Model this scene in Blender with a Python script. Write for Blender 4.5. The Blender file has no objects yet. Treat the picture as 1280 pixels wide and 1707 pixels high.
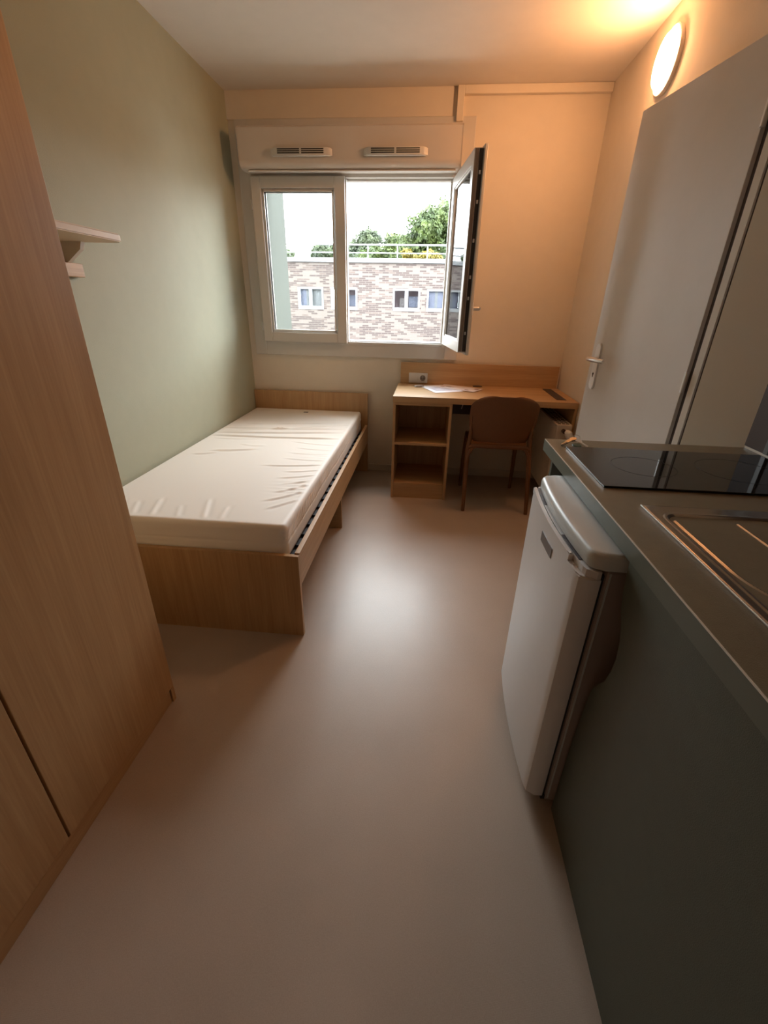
import bpy, bmesh, math, random
from mathutils import Vector, Matrix
random.seed(7)
SC = bpy.context.scene
COL = SC.collection

# ------------------------------------------------------------------ camera
CAM_H = 1.30
F_PX, PITCH, YAW, ROLL = 730.4, 0.4430, 0.0884, 0.0211
fw = Vector((-math.sin(YAW)*math.cos(PITCH), math.cos(YAW)*math.cos(PITCH), -math.sin(PITCH)))
rt = Vector((math.cos(YAW), math.sin(YAW), 0))
up = rt.cross(fw)
rt2 = math.cos(ROLL)*rt + math.sin(ROLL)*up
up2 = -math.sin(ROLL)*rt + math.cos(ROLL)*up
cd = bpy.data.cameras.new('camera')
cam = bpy.data.objects.new('camera', cd); COL.objects.link(cam)
cd.sensor_fit = 'VERTICAL'; cd.sensor_height = 36.0
cd.lens = F_PX*36.0/1707.0
cd.clip_start = 0.02; cd.clip_end = 300
M = Matrix((rt2, up2, -fw)).transposed().to_4x4()
M.translation = Vector((0, 0, CAM_H))
cam.matrix_world = M
SC.camera = cam

# ------------------------------------------------------------------ light and exposure
SKY = 14.0
w = bpy.data.worlds.new('overcast_sky'); SC.world = w; w.use_nodes = True
bg = w.node_tree.nodes['Background']
bg.inputs[0].default_value = (0.90, 0.97, 1.0, 1); bg.inputs[1].default_value = SKY
LAMP_COLOR = (1.0, 0.47, 0.20)
LAMP_STRENGTH = 78.0
pl = bpy.data.lights.new('window_portal', 'AREA'); pl.shape = 'RECTANGLE'; pl.size = 1.45; pl.size_y = 1.12
pl.cycles.is_portal = True
po = bpy.data.objects.new('window_portal', pl); COL.objects.link(po)
po.location = (-0.56, 3.86, 1.56); po.rotation_euler = (math.radians(-90), 0, 0)
SC.view_settings.view_transform = 'Standard'; SC.view_settings.look = 'None'
SC.view_settings.gamma = 1; SC.view_settings.use_curve_mapping = False
SC.view_settings.exposure = 0.5
SC.cycles.max_bounces = 14; SC.cycles.diffuse_bounces = 8; SC.cycles.transparent_max_bounces = 16

# ------------------------------------------------------------------ materials
def newmat(name):
    m = bpy.data.materials.new(name); m.use_nodes = True
    nt = m.node_tree; b = nt.nodes['Principled BSDF']
    return m, nt, b
def N(nt, t, **k):
    n = nt.nodes.new(t)
    for a, v in k.items():
        if a.startswith('i_'): n.inputs[a[2:].replace('_', ' ')].default_value = v
        else: setattr(n, a, v)
    return n
def plain(name, col, rough=.5, metal=0, bump=0, scale=200, var=.04, spec=.5, coat=0, aniso=0):
    m, nt, b = newmat(name)
    b.inputs['Roughness'].default_value = rough; b.inputs['Metallic'].default_value = metal
    b.inputs['Specular IOR Level'].default_value = spec; b.inputs['Coat Weight'].default_value = coat
    tc = N(nt, 'ShaderNodeTexCoord')
    no = N(nt, 'ShaderNodeTexNoise', i_Scale=scale*.05, i_Detail=4.0)
    nt.links.new(tc.outputs['Object'], no.inputs['Vector'])
    r = N(nt, 'ShaderNodeValToRGB')
    r.color_ramp.elements[0].position = .3; r.color_ramp.elements[1].position = .7
    r.color_ramp.elements[0].color = tuple(c*(1-var) for c in col)+(1,)
    r.color_ramp.elements[1].color = tuple(min(1, c*(1+var)) for c in col)+(1,)
    nt.links.new(no.outputs['Fac'], r.inputs[0]); nt.links.new(r.outputs[0], b.inputs['Base Color'])
    if bump:
        n2 = N(nt, 'ShaderNodeTexNoise', i_Scale=scale, i_Detail=3.0)
        nt.links.new(tc.outputs['Object'], n2.inputs['Vector'])
        bp = N(nt, 'ShaderNodeBump', i_Strength=bump, i_Distance=.002)
        nt.links.new(n2.outputs['Fac'], bp.inputs['Height']); nt.links.new(bp.outputs[0], b.inputs['Normal'])
    return m
def wood(name, axis, c0, c1, rough=.42, s=1.0):
    m, nt, b = newmat(name)
    b.inputs['Roughness'].default_value = rough
    b.inputs['Specular IOR Level'].default_value = .35
    tc = N(nt, 'ShaderNodeTexCoord'); mp = N(nt, 'ShaderNodeMapping')
    sc = [26*s]*3; sc['xyz'.index(axis)] = 1.1*s
    mp.inputs['Scale'].default_value = sc
    nt.links.new(tc.outputs['Object'], mp.inputs['Vector'])
    n1 = N(nt, 'ShaderNodeTexNoise', i_Scale=1.0, i_Detail=6.0, i_Roughness=.6, i_Distortion=.6)
    nt.links.new(mp.outputs[0], n1.inputs['Vector'])
    mp2 = N(nt, 'ShaderNodeMapping'); sc2 = [170*s]*3; sc2['xyz'.index(axis)] = 6*s
    mp2.inputs['Scale'].default_value = sc2
    nt.links.new(tc.outputs['Object'], mp2.inputs['Vector'])
    n2 = N(nt, 'ShaderNodeTexNoise', i_Scale=1.0, i_Detail=2.0)
    nt.links.new(mp2.outputs[0], n2.inputs['Vector'])
    mx = N(nt, 'ShaderNodeMath', operation='MULTIPLY_ADD'); mx.inputs[1].default_value = .35
    nt.links.new(n2.outputs['Fac'], mx.inputs[0])
    m3 = N(nt, 'ShaderNodeMath', operation='MULTIPLY'); m3.inputs[1].default_value = .65
    nt.links.new(n1.outputs['Fac'], m3.inputs[0]); nt.links.new(m3.outputs[0], mx.inputs[2])
    r = N(nt, 'ShaderNodeValToRGB')
    r.color_ramp.elements[0].position = .32; r.color_ramp.elements[1].position = .66
    r.color_ramp.elements[0].color = c0+(1,); r.color_ramp.elements[1].color = c1+(1,)
    nt.links.new(mx.outputs[0], r.inputs[0]); nt.links.new(r.outputs[0], b.inputs['Base Color'])
    bp = N(nt, 'ShaderNodeBump', i_Strength=.12, i_Distance=.001)
    nt.links.new(n2.outputs['Fac'], bp.inputs['Height']); nt.links.new(bp.outputs[0], b.inputs['Normal'])
    return m
OAK0, OAK1 = (0.405, 0.235, 0.108), (0.545, 0.345, 0.175)
MT = {}
for a in 'xyz': MT['oak_'+a] = wood('oak_laminate_'+a, a, OAK0, OAK1)
MT['cream'] = plain('cream_paint', (.74, .66, .55), .75, bump=.25, scale=260, var=.015)
MT['sage'] = plain('sage_green_paint', (.375, .385, .285), .7, bump=.3, scale=260, var=.02)
MT['ceil'] = plain('ceiling_paint', (.74, .68, .61), .8, bump=.2, scale=220, var=.015)
MT['skirt'] = plain('skirting_paint', (.62, .56, .48), .5)
MT['pvc'] = plain('window_pvc', (.62, .585, .54), .35, var=.01)
MT['pvcbox'] = plain('shutter_box_pvc', (.60, .53, .46), .45, var=.01)
MT['pvcdark'] = plain('sash_edge_grey', (.20, .165, .14), .45)
MT['gasket'] = plain('rubber_gasket', (.03, .025, .025), .6)
MT['dark'] = plain('dark_void', (.02, .015, .012), .8)
MT['doorp'] = plain('door_paint', (.72, .68, .64), .5, bump=.1, scale=300, var=.015)
MT['frame'] = plain('door_frame_paint', (.78, .73, .66), .5)
MT['panelp'] = plain('lightened_panel_paint', (.86, .82, .76), .5, var=.01)
MT['greypl'] = plain('reflection_strip_grey', (.16, .17, .17), .4)
MT['alu'] = plain('brushed_aluminium', (.72, .71, .70), .32, metal=.9)
MT['satin'] = plain('satin_handle_metal', (.80, .80, .80), .3, metal=.7)
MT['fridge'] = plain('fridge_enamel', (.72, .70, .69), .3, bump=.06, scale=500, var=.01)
MT['fridgeside'] = plain('fridge_side_shaded', (.34, .27, .235), .5, bump=.06, scale=500, var=.01)  # white side in shade; the shade is painted into this brown
MT['fridgetop'] = plain('fridge_top_plastic', (.56, .58, .56), .38, bump=.08, scale=600, var=.01)
MT['badge'] = plain('badge_grey', (.16, .145, .14), .35, metal=.3)
MT['slot'] = plain('recess_shade_and_dark_grey', (.10, .085, .09), .5)
MT['worktop'] = plain('olive_worktop_laminate', (.215, .175, .110), .36, bump=.3, scale=700, var=.06)
MT['green'] = plain('dark_green_laminate', (.082, .092, .068), .42, bump=.2, scale=600, var=.05)
MT['edge'] = plain('worktop_edge_strip', (.125, .135, .105), .4)
MT['arris'] = plain('edge_highlight_and_seal', (.75, .68, .58), .25)
MT['hob'] = plain('black_glass', (.012, .012, .013), .04, spec=.6, var=.0)
MT['steel'] = plain('stainless_steel', (.50, .44, .38), .2, metal=1.0, var=.03, bump=.02, scale=900)
MT['chair'] = plain('terracotta_brown_plastic', (.175, .066, .022), .42, bump=.12, scale=900, var=.03)
MT['shelf'] = plain('cream_shelf_laminate', (.56, .42, .28), .5)
MT['white'] = plain('white_plastic', (.70, .67, .64), .35)
MT['rad'] = plain('radiator_enamel', (.55, .47, .38), .4)
MT['blackpl'] = plain('black_plastic', (.02, .018, .016), .4)
MT['brownpl'] = plain('brown_plastic', (.05, .02, .01), .45)
MT['paper'] = plain('office_paper', (.80, .79, .84), .7, var=.01)
MT['paper2'] = plain('pinkish_paper', (.76, .68, .66), .7, var=.02)
MT['ink'] = plain('printing_ink', (.45, .44, .52), .7)
MT['pinkink'] = plain('reddish_print', (.36, .22, .20), .7)
MT['tag'] = plain('green_tag_plastic', (.03, .09, .05), .35)
MT['brass'] = plain('brass_key', (.72, .55, .34), .3, metal=.9)
MT['greycard'] = plain('grey_plastic_pouch', (.33, .26, .22), .3)
MT['splash'] = plain('brown_splashback', (.07, .045, .036), .6, bump=.1)
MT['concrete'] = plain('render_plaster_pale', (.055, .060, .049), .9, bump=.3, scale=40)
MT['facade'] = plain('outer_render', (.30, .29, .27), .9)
MT['white_ext'] = plain('white_coping', (.17, .173, .176), .6)
MT['blind'] = plain('blue_grey_blind', (.10, .11, .16), .7, var=.06)
MT['curtain'] = plain('pale_curtain', (.13, .135, .145), .7, var=.08)
MT['mauve'] = plain('mauve_room', (.16, .12, .14), .8)
MT['bark'] = plain('bark', (.12, .09, .06), .9, bump=.6, scale=30)
MT['roof'] = plain('flat_roof_gravel', (.2, .2, .19), .9)
MT['ground'] = plain('asphalt', (.1, .1, .1), .9)
MT['slat'] = plain('bed_slats_dark', (.03, .027, .03), .5)

# mattress cover
m, nt, b = newmat('mattress_cover'); MT['mattress'] = m
b.inputs['Base Color'].default_value = (.86, .80, .73, 1); b.inputs['Roughness'].default_value = .55
b.inputs['Sheen Weight'].default_value = .15
tc = N(nt, 'ShaderNodeTexCoord'); wv = N(nt, 'ShaderNodeTexNoise', i_Scale=900.0, i_Detail=1.0)
nt.links.new(tc.outputs['Object'], wv.inputs['Vector'])
bp_ = N(nt, 'ShaderNodeBump', i_Strength=.08, i_Distance=.001); nt.links.new(wv.outputs['Fac'], bp_.inputs['Height'])
nt.links.new(bp_.outputs[0], b.inputs['Normal'])

# vinyl floor: fine woven emboss
m, nt, b = newmat('vinyl_floor'); MT['floor'] = m
tc = N(nt, 'ShaderNodeTexCoord')
n1 = N(nt, 'ShaderNodeTexNoise', i_Scale=3.0, i_Detail=5.0); nt.links.new(tc.outputs['Object'], n1.inputs['Vector'])
n2 = N(nt, 'ShaderNodeTexNoise', i_Scale=420.0, i_Detail=2.0); nt.links.new(tc.outputs['Object'], n2.inputs['Vector'])
ad = N(nt, 'ShaderNodeMath', operation='MULTIPLY_ADD'); ad.inputs[1].default_value = .45
nt.links.new(n2.outputs['Fac'], ad.inputs[0])
h = N(nt, 'ShaderNodeMath', operation='MULTIPLY'); h.inputs[1].default_value = .55
nt.links.new(n1.outputs['Fac'], h.inputs[0]); nt.links.new(h.outputs[0], ad.inputs[2])
r = N(nt, 'ShaderNodeValToRGB'); r.color_ramp.elements[0].position = .35; r.color_ramp.elements[1].position = .65
r.color_ramp.elements[0].color = (.425, .335, .265, 1); r.color_ramp.elements[1].color = (.505, .405, .325, 1)
nt.links.new(ad.outputs[0], r.inputs[0]); nt.links.new(r.outputs[0], b.inputs['Base Color'])
b.inputs['Roughness'].default_value = .38; b.inputs['Specular IOR Level'].default_value = .62; b.inputs['Coat Weight'].default_value = .18; b.inputs['Coat Roughness'].default_value = .25
wx = N(nt, 'ShaderNodeTexWave', wave_type='BANDS', bands_direction='X', i_Scale=130.0, i_Distortion=1.5)
wy = N(nt, 'ShaderNodeTexWave', wave_type='BANDS', bands_direction='Y', i_Scale=130.0, i_Distortion=1.5)
for q in (wx, wy): nt.links.new(tc.outputs['Object'], q.inputs['Vector'])
mm = N(nt, 'ShaderNodeMath', operation='MULTIPLY'); nt.links.new(wx.outputs['Fac'], mm.inputs[0]); nt.links.new(wy.outputs['Fac'], mm.inputs[1])
bp_ = N(nt, 'ShaderNodeBump', i_Strength=.15, i_Distance=.0010); nt.links.new(mm.outputs[0], bp_.inputs['Height'])
nt.links.new(bp_.outputs[0], b.inputs['Normal'])

# clear glass pane
def glassmat(name, tint):
    m = bpy.data.materials.new(name); m.use_nodes = True; nt = m.node_tree
    nt.nodes.remove(nt.nodes['Principled BSDF']); out = nt.nodes['Material Output']
    tr = N(nt, 'ShaderNodeBsdfTransparent'); tr.inputs[0].default_value = tint
    gl = N(nt, 'ShaderNodeBsdfGlossy'); gl.inputs['Roughness'].default_value = .01
    fr = N(nt, 'ShaderNodeFresnel'); fr.inputs[0].default_value = 1.22
    mx = N(nt, 'ShaderNodeMixShader')
    nt.links.new(fr.outputs[0], mx.inputs[0]); nt.links.new(tr.outputs[0], mx.inputs[1]); nt.links.new(gl.outputs[0], mx.inputs[2])
    nt.links.new(mx.outputs[0], out.inputs['Surface'])
    return m
MT['glass'] = glassmat('clear_glass', (.98, .985, .982, 1))

# brick facade across the street
m, nt, b = newmat('mottled_brick'); MT['brick'] = m
tc = N(nt, 'ShaderNodeTexCoord'); mp = N(nt, 'ShaderNodeMapping')
mp.inputs['Rotation'].default_value = (math.radians(90), 0, 0)
sep = N(nt, 'ShaderNodeSeparateXYZ'); cmb = N(nt, 'ShaderNodeCombineXYZ')
nt.links.new(tc.outputs['Object'], sep.inputs[0]); nt.links.new(sep.outputs[0], cmb.inputs[0]); nt.links.new(sep.outputs[2], cmb.inputs[1])
bk = N(nt, 'ShaderNodeTexBrick', offset=.5)
bk.inputs['Scale'].default_value = 1.0
bk.inputs['Brick Width'].default_value = .30; bk.inputs['Row Height'].default_value = .078
bk.inputs['Mortar Size'].default_value = .007; bk.inputs['Mortar Smooth'].default_value = .2; bk.inputs['Bias'].default_value = 0
bk.inputs['Color1'].default_value = (0, 0, 0, 1); bk.inputs['Color2'].default_value = (1, 1, 1, 1); bk.inputs['Mortar'].default_value = (1, 1, 1, 1)
nt.links.new(cmb.outputs[0], bk.inputs['Vector'])
rr = N(nt, 'ShaderNodeValToRGB'); rr.color_ramp.interpolation = 'CONSTANT'
rr.color_ramp.elements[0].color = (.058, .042, .038, 1)
rr.color_ramp.elements[1].position = .40; rr.color_ramp.elements[1].color = (.086, .064, .056, 1)
e = rr.color_ramp.elements.new(.58); e.color = (.118, .097, .085, 1)
nt.links.new(bk.outputs['Color'], rr.inputs[0])
mxm = N(nt, 'ShaderNodeMixRGB'); mxm.inputs[2].default_value = (.125, .108, .098, 1)
nt.links.new(bk.outputs['Fac'], mxm.inputs[0]); nt.links.new(rr.outputs[0], mxm.inputs[1]); nt.links.new(mxm.outputs[0], b.inputs['Base Color'])
b.inputs['Roughness'].default_value = .9
bp_ = N(nt, 'ShaderNodeBump', i_Strength=.5, i_Distance=.01); bp_.invert = True
nt.links.new(bk.outputs['Fac'], bp_.inputs['Height']); nt.links.new(bp_.outputs[0], b.inputs['Normal'])

# foliage
def leafmat(name, c0, c1):
    m, nt, b = newmat(name); b.inputs['Roughness'].default_value = .6
    tc = N(nt, 'ShaderNodeTexCoord'); no = N(nt, 'ShaderNodeTexNoise', i_Scale=1.6, i_Detail=4.0)
    nt.links.new(tc.outputs['Object'], no.inputs['Vector'])
    r = N(nt, 'ShaderNodeValToRGB'); r.color_ramp.elements[0].position = .35; r.color_ramp.elements[1].position = .65
    r.color_ramp.elements[0].color = c0+(1,); r.color_ramp.elements[1].color = c1+(1,)
    nt.links.new(no.outputs['Fac'], r.inputs[0]); nt.links.new(r.outputs[0], b.inputs['Base Color'])
    tl = N(nt, 'ShaderNodeBsdfTranslucent'); nt.links.new(r.outputs[0], tl.inputs[0])
    mx = N(nt, 'ShaderNodeMixShader'); mx.inputs[0].default_value = .35
    nt.links.new(b.outputs[0], mx.inputs[1]); nt.links.new(tl.outputs[0], mx.inputs[2])
    nt.links.new(mx.outputs[0], nt.nodes['Material Output'].inputs['Surface'])
    return m
MT['leaf_green'] = leafmat('green_leaves', (.035, .058, .018), (.085, .118, .027))
MT['leaf_dark'] = leafmat('grey_green_leaves', (.035, .05, .026), (.07, .092, .04))
MT['leaf_yellow'] = leafmat('yellow_leaves', (.13, .11, .016), (.18, .14, .014))

# lamp
m = bpy.data.materials.new('lamp_diffuser'); m.use_nodes = True; nt = m.node_tree
nt.nodes.remove(nt.nodes['Principled BSDF']); em = N(nt, 'ShaderNodeEmission')
em.inputs[0].default_value = LAMP_COLOR+(1,); em.inputs[1].default_value = LAMP_STRENGTH
nt.links.new(em.outputs[0], nt.nodes['Material Output'].inputs['Surface']); MT['lamp'] = m

# ------------------------------------------------------------------ mesh helpers
ORG = {}
def obj(name, bm, mat, parent=None, smooth=False, sharp=35, loc=None):
    """link a bmesh built in world coordinates as one object"""
    if parent is not None: o0 = ORG[parent.name]
    elif loc is not None: o0 = Vector(loc)
    else:
        xs = [v.co for v in bm.verts]
        o0 = Vector(((min(c.x for c in xs)+max(c.x for c in xs))/2, (min(c.y for c in xs)+max(c.y for c in xs))/2, min(c.z for c in xs)))
    bmesh.ops.translate(bm, verts=bm.verts, vec=-o0)
    bmesh.ops.recalc_face_normals(bm, faces=bm.faces)
    me = bpy.data.meshes.new(name); bm.to_mesh(me); bm.free()
    mats = mat if isinstance(mat, list) else [mat]
    for x in mats: me.materials.append(MT[x] if isinstance(x, str) else x)
    if smooth:
        me.shade_smooth(); me.set_sharp_from_angle(angle=math.radians(sharp))
    o = bpy.data.objects.new(name, me); COL.objects.link(o)
    if parent is None: o.location = o0
    else: o.parent = parent
    ORG[o.name] = o0
    return o
def thing(name, label, cat, loc, group=None):
    o = bpy.data.objects.new(name, None); COL.objects.link(o); o.location = loc
    o.empty_display_size = .1
    ORG[o.name] = Vector(loc); return tag(o, label, cat, group)
def tag(o, label=None, cat=None, group=None, kind=None):
    if label: o['label'] = label
    if cat: o['category'] = cat
    if group: o['group'] = group
    if kind: o['kind'] = kind
    return o
def struct(name, bm, mat, **k):
    o = obj(name, bm, mat, **k); o['kind'] = 'structure'; return o
def structe(name, loc):
    o = bpy.data.objects.new(name, None); COL.objects.link(o); o.location = loc; ORG[o.name] = Vector(loc)
    o['kind'] = 'structure'; return o
def B(): return bmesh.new()
def box(bm, x0, x1, y0, y1, z0, z1, bev=0, seg=2, mi=0):
    vs = [bm.verts.new((x, y, z)) for x in (x0, x1) for y in (y0, y1) for z in (z0, z1)]
    F = [(0, 1, 3, 2), (4, 6, 7, 5), (0, 4, 5, 1), (2, 3, 7, 6), (0, 2, 6, 4), (1, 5, 7, 3)]
    fs = [bm.faces.new([vs[i] for i in f]) for f in F]
    for f in fs: f.material_index = mi
    if bev:
        es = list({e for f in fs for e in f.edges})
        bmesh.ops.bevel(bm, geom=es, offset=bev, segments=seg, affect='EDGES', profile=.5)
    return bm
def bx(*a, **k): return box(B(), *a, **k)
def prism(bm, pts, axis, a0, a1, mi=0):
    """extrude 2D polygon; axis x: pts=(y,z); y: (x,z); z: (x,y)"""
    def P(p, a):
        return {'x': (a, p[0], p[1]), 'y': (p[0], a, p[1]), 'z': (p[0], p[1], a)}[axis]
    A = [bm.verts.new(P(p, a0)) for p in pts]; C = [bm.verts.new(P(p, a1)) for p in pts]
    n = len(pts); fs = [bm.faces.new(A), bm.faces.new(C[::-1])]
    for i in range(n): fs.append(bm.faces.new((A[i], C[i], C[(i+1) % n], A[(i+1) % n])))
    for f in fs: f.material_index = mi
    return bm
def tube(bm, pts, rads, n=12, cap=True, flat=1.0):
    """swept tube through points; rads per point (number or list)"""
    pts = [Vector(p) for p in pts]
    if not isinstance(rads, (list, tuple)): rads = [rads]*len(pts)
    rings = []; prev = None
    for i, p in enumerate(pts):
        t = (pts[min(i+1, len(pts)-1)]-pts[max(i-1, 0)]).normalized()
        if prev is None:
            a = Vector((0, 0, 1)) if abs(t.z) < .9 else Vector((1, 0, 0)); u = t.cross(a).normalized()
        else: u = (prev-t*prev.dot(t)).normalized()
        prev = u; v = t.cross(u)
        rings.append([bm.verts.new(p+(u*math.cos(2*math.pi*k/n)*flat+v*math.sin(2*math.pi*k/n))*rads[i]) for k in range(n)])
    for a, c in zip(rings, rings[1:]):
        for k in range(n): bm.faces.new((a[k], a[(k+1) % n], c[(k+1) % n], c[k]))
    if cap: bm.faces.new(rings[0][::-1]); bm.faces.new(rings[-1])
    return bm
def lathe(bm, prof, centre, axis, n=40):
    """profile list of (r, h) turned about axis vector through centre"""
    ax = Vector(axis).normalized(); a = Vector((0, 0, 1)) if abs(ax.z) < .9 else Vector((1, 0, 0))
    u = ax.cross(a).normalized(); v = ax.cross(u); c = Vector(centre); rings = []
    for r_, h_ in prof:
        if r_ < 1e-6: rings.append([bm.verts.new(c+ax*h_)])
        else: rings.append([bm.verts.new(c+ax*h_+(u*math.cos(2*math.pi*k/n)+v*math.sin(2*math.pi*k/n))*r_) for k in range(n)])
    for A, C in zip(rings, rings[1:]):
        for k in range(n):
            k2 = (k+1) % n
            if len(A) == 1 and len(C) == 1: continue
            if len(A) == 1: bm.faces.new((A[0], C[k], C[k2]))
            elif len(C) == 1: bm.faces.new((A[k], A[k2], C[0]))
            else: bm.faces.new((A[k], A[k2], C[k2], C[k]))
    return bm
def xf(bm, mat): bmesh.ops.transform(bm, matrix=mat, verts=bm.verts); return bm

# ------------------------------------------------------------------ room shell
XL, XR, YB, ZC, XK = -1.397, 1.0, 3.565, 2.511, 1.092
YF = -1.60
struct('floor', bx(XL-.1, XK+.1, YF-.1, YB+.02, -.06, 0), 'floor')
struct('ceiling', bx(XL-.1, XK+.1, YF-.1, YB+.1, ZC, ZC+.1), 'ceil')
struct('wall_left', bx(XL-.1, XL, YF-.1, YB+.1, 0, ZC), 'sage')
WX0, WX1, WZ0, WZ1 = -1.262, .125, 1.0, 2.10
bm = B()
box(bm, XL, WX0, YB, YB+.28, 0, ZC); box(bm, WX1, XR+.1, YB, YB+.28, 0, ZC)
box(bm, WX0, WX1, YB, YB+.28, 0, WZ0); box(bm, WX0, WX1, YB, YB+.28, WZ1, ZC)
struct('wall_back', bm, 'cream')
bm = B()
prism(bm, [(XR, YB), (XR, 1.735), (XK, 1.590), (XK, YF), (XK+.12, YF), (XK+.12, YB)], 'z', 0, ZC)
struct('wall_right', bm, 'cream')
struct('wall_front', bx(XL, XK, YF-.1, YF, 0, ZC), 'cream')
# slanted panel, paint lightened for missing light, between the door frame and the worktop
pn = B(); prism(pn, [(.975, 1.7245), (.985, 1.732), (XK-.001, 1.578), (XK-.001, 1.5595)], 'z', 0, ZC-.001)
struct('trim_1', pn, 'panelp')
struct('baseboard_back', bx(-.455, .965, YB-.012, YB-.0005, 0, .058, bev=.003), 'skirt')
struct('baseboard_right', bx(XR-.012, XR-.0005, 2.5, YB-.012, 0, .058, bev=.003), 'skirt')

# ------------------------------------------------------------------ outside shell of this building
bm = B(); y0, y1 = YB+.28, YB+.34
box(bm, -16, WX0-.02, y0, y1, -7, 9); box(bm, WX1+.02, 16, y0, y1, -7, 9)
box(bm, WX0-.02, WX1+.02, y0, y1, -7, WZ0-.02); box(bm, WX0-.02, WX1+.02, y0, y1, WZ1+.02, 9)
struct('wall_exterior', bm, 'facade')
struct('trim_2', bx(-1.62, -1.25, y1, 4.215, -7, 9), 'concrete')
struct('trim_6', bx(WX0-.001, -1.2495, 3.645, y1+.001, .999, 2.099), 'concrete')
struct('trim_3', bx(WX0-.05, WX1+.05, 3.66, y1+.05, .97, .998, bev=.004), 'white_ext')
struct('ground', bx(-60, 60, y1, 90, -7.2, -7.0), 'ground')

# ------------------------------------------------------------------ window
win = structe('window_1', (-.57, 3.55, 1.0))
bm = B()   # casing on the wall
CX0, CX1, CZ0, CZ1 = -1.350, .213, .926, 2.366
yc0, yc1 = 3.548, YB+.02
box(bm, CX0, -1.262, yc0, yc1, CZ0, CZ1, bev=.003); box(bm, .118, CX1, yc0, yc1, CZ0, CZ1, bev=.003)
box(bm, -1.262, .118, yc0, yc1, CZ0, 1.022, bev=.003); box(bm, -1.262, .118, yc0, yc1, 2.065, CZ1, bev=.003)
obj('casing', bm, 'pvc', win)
bm = B()   # fixed frame with rebate
def frame(bm, x0, x1, z0, z1, t, y0, y1, bev=.002):
    box(bm, x0, x0+t, y0, y1, z0, z1, bev=bev); box(bm, x1-t, x1, y0, y1, z0, z1, bev=bev)
    box(bm, x0+t, x1-t, y0, y1, z0, z0+t, bev=bev); box(bm, x0+t, x1-t, y0, y1, z1-t, z1, bev=bev)
frame(bm, -1.262, .118, 1.012, 2.078, .022, 3.545, 3.64)
frame(bm, -1.248, .104, 1.022, 2.066, .022, 3.585, 3.64)
obj('window_frame', bm, 'pvc', win)
obj('threshold', bx(-.60, .10, 3.566, 3.60, 1.034, 1.043, bev=.002), 'alu', win)
def sash(name, width, lip, Tm, handle, stile):
    """sash built closed: hinge at u=0, u to free edge, t=0 exterior .. interior"""
    def P(u0, u1, t0, t1, z0, z1, bm, bev=.002, mi=0):
        box(bm, u0, u1, t0, t1, z0, z1, bev=bev, mi=mi)
    z0, z1 = 1.038, 2.045
    bm = B(); fwid = .062
    for (u0, u1, a, c) in ((0, fwid, z0, z1), (width-stile, width, z0, z1), (fwid, width-stile, z0, z0+fwid), (fwid, width-stile, z1-fwid, z1)):
        P(u0, u1, .0, .048, a, c, bm)
    # interior lip frame
    L = .014; fl = fwid+.000
    for (u0, u1, a, c) in ((-L, fwid-.010, z0-L, z1+L), (width-stile+.010, width+lip, z0-L, z1+L), (fwid-.010, width-stile+.010, z0-L, z0+fwid-.010), (fwid-.010, width-stile+.010, z1-fwid+.010, z1+L)):
        P(u0, u1, .048, .066, a, c, bm, bev=.004)
    xf(bm, Tm); s = obj('sash', bm, 'pvc', win)
    bm = B()   # glazing beads, both faces
    for t0, t1 in ((.052, .060), (.006, .014)):
        g = fwid-.001; q = .011
        for (u0, u1, a, c) in ((g, g+q, z0+g, z1-g), (width-stile-q, width-stile, z0+g, z1-g), (g, width-stile, z0+g, z0+g+q), (g, width-stile, z1-g-q, z1-g)):
            P(u0, u1, t0, t1, a, c, bm, bev=.0015)
    xf(bm, Tm); obj('glazing_bead', bm, 'pvc', s)
    bm = B()
    P(fwid, width-stile, .014, .017, z0+fwid, z1-fwid, bm, bev=0)
    P(fwid, width-stile, .036, .039, z0+fwid, z1-fwid, bm, bev=0)
    xf(bm, Tm); obj('pane', bm, 'glass', s)
    bm = B()   # dark rubber line round the glass
    for t in (.018, .0335):
        g = fwid+.001; q = .004
        for (u0, u1, a, c) in ((g, g+q, z0+g, z1-g), (width-stile-q-.001, width-stile-.001, z0+g, z1-g), (g, width-stile, z0+g, z0+g+q), (g, width-stile, z1-g-q, z1-g)):
            P(u0, u1, t, t+.002, a, c, bm, bev=0)
    xf(bm, Tm); obj('seal', bm, 'gasket', s)
    return s
def TM(origin, u, t):
    u = Vector(u).normalized(); t = Vector(t).normalized(); z = Vector((0, 0, 1))
    m = Matrix((u, t, z)).transposed().to_4x4(); m.translation = Vector(origin); return m
# left, closed: hinge at the left
sl = sash('left', .612, .018, TM((-1.250, 3.581, 0), (1, 0, 0), (0, -1, 0)), False, .062)
bm = bx(-.636, -.612, 3.538, 3.59, 1.036, 2.047, bev=.002)
mp_ = obj('meeting_profile', bm, 'pvc', sl)
obj('latch_slot', bx(-.627, -.621, 3.5365, 3.539, 1.555, 1.58), 'dark', mp_)
for hz in (1.13, 1.52, 1.90):
    bm = B(); tube(bm, [(-1.272, 3.532, hz-.03), (-1.272, 3.532, hz+.03)], .0065, n=10); obj('hinge', bm, 'satin', sl, smooth=True)
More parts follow.
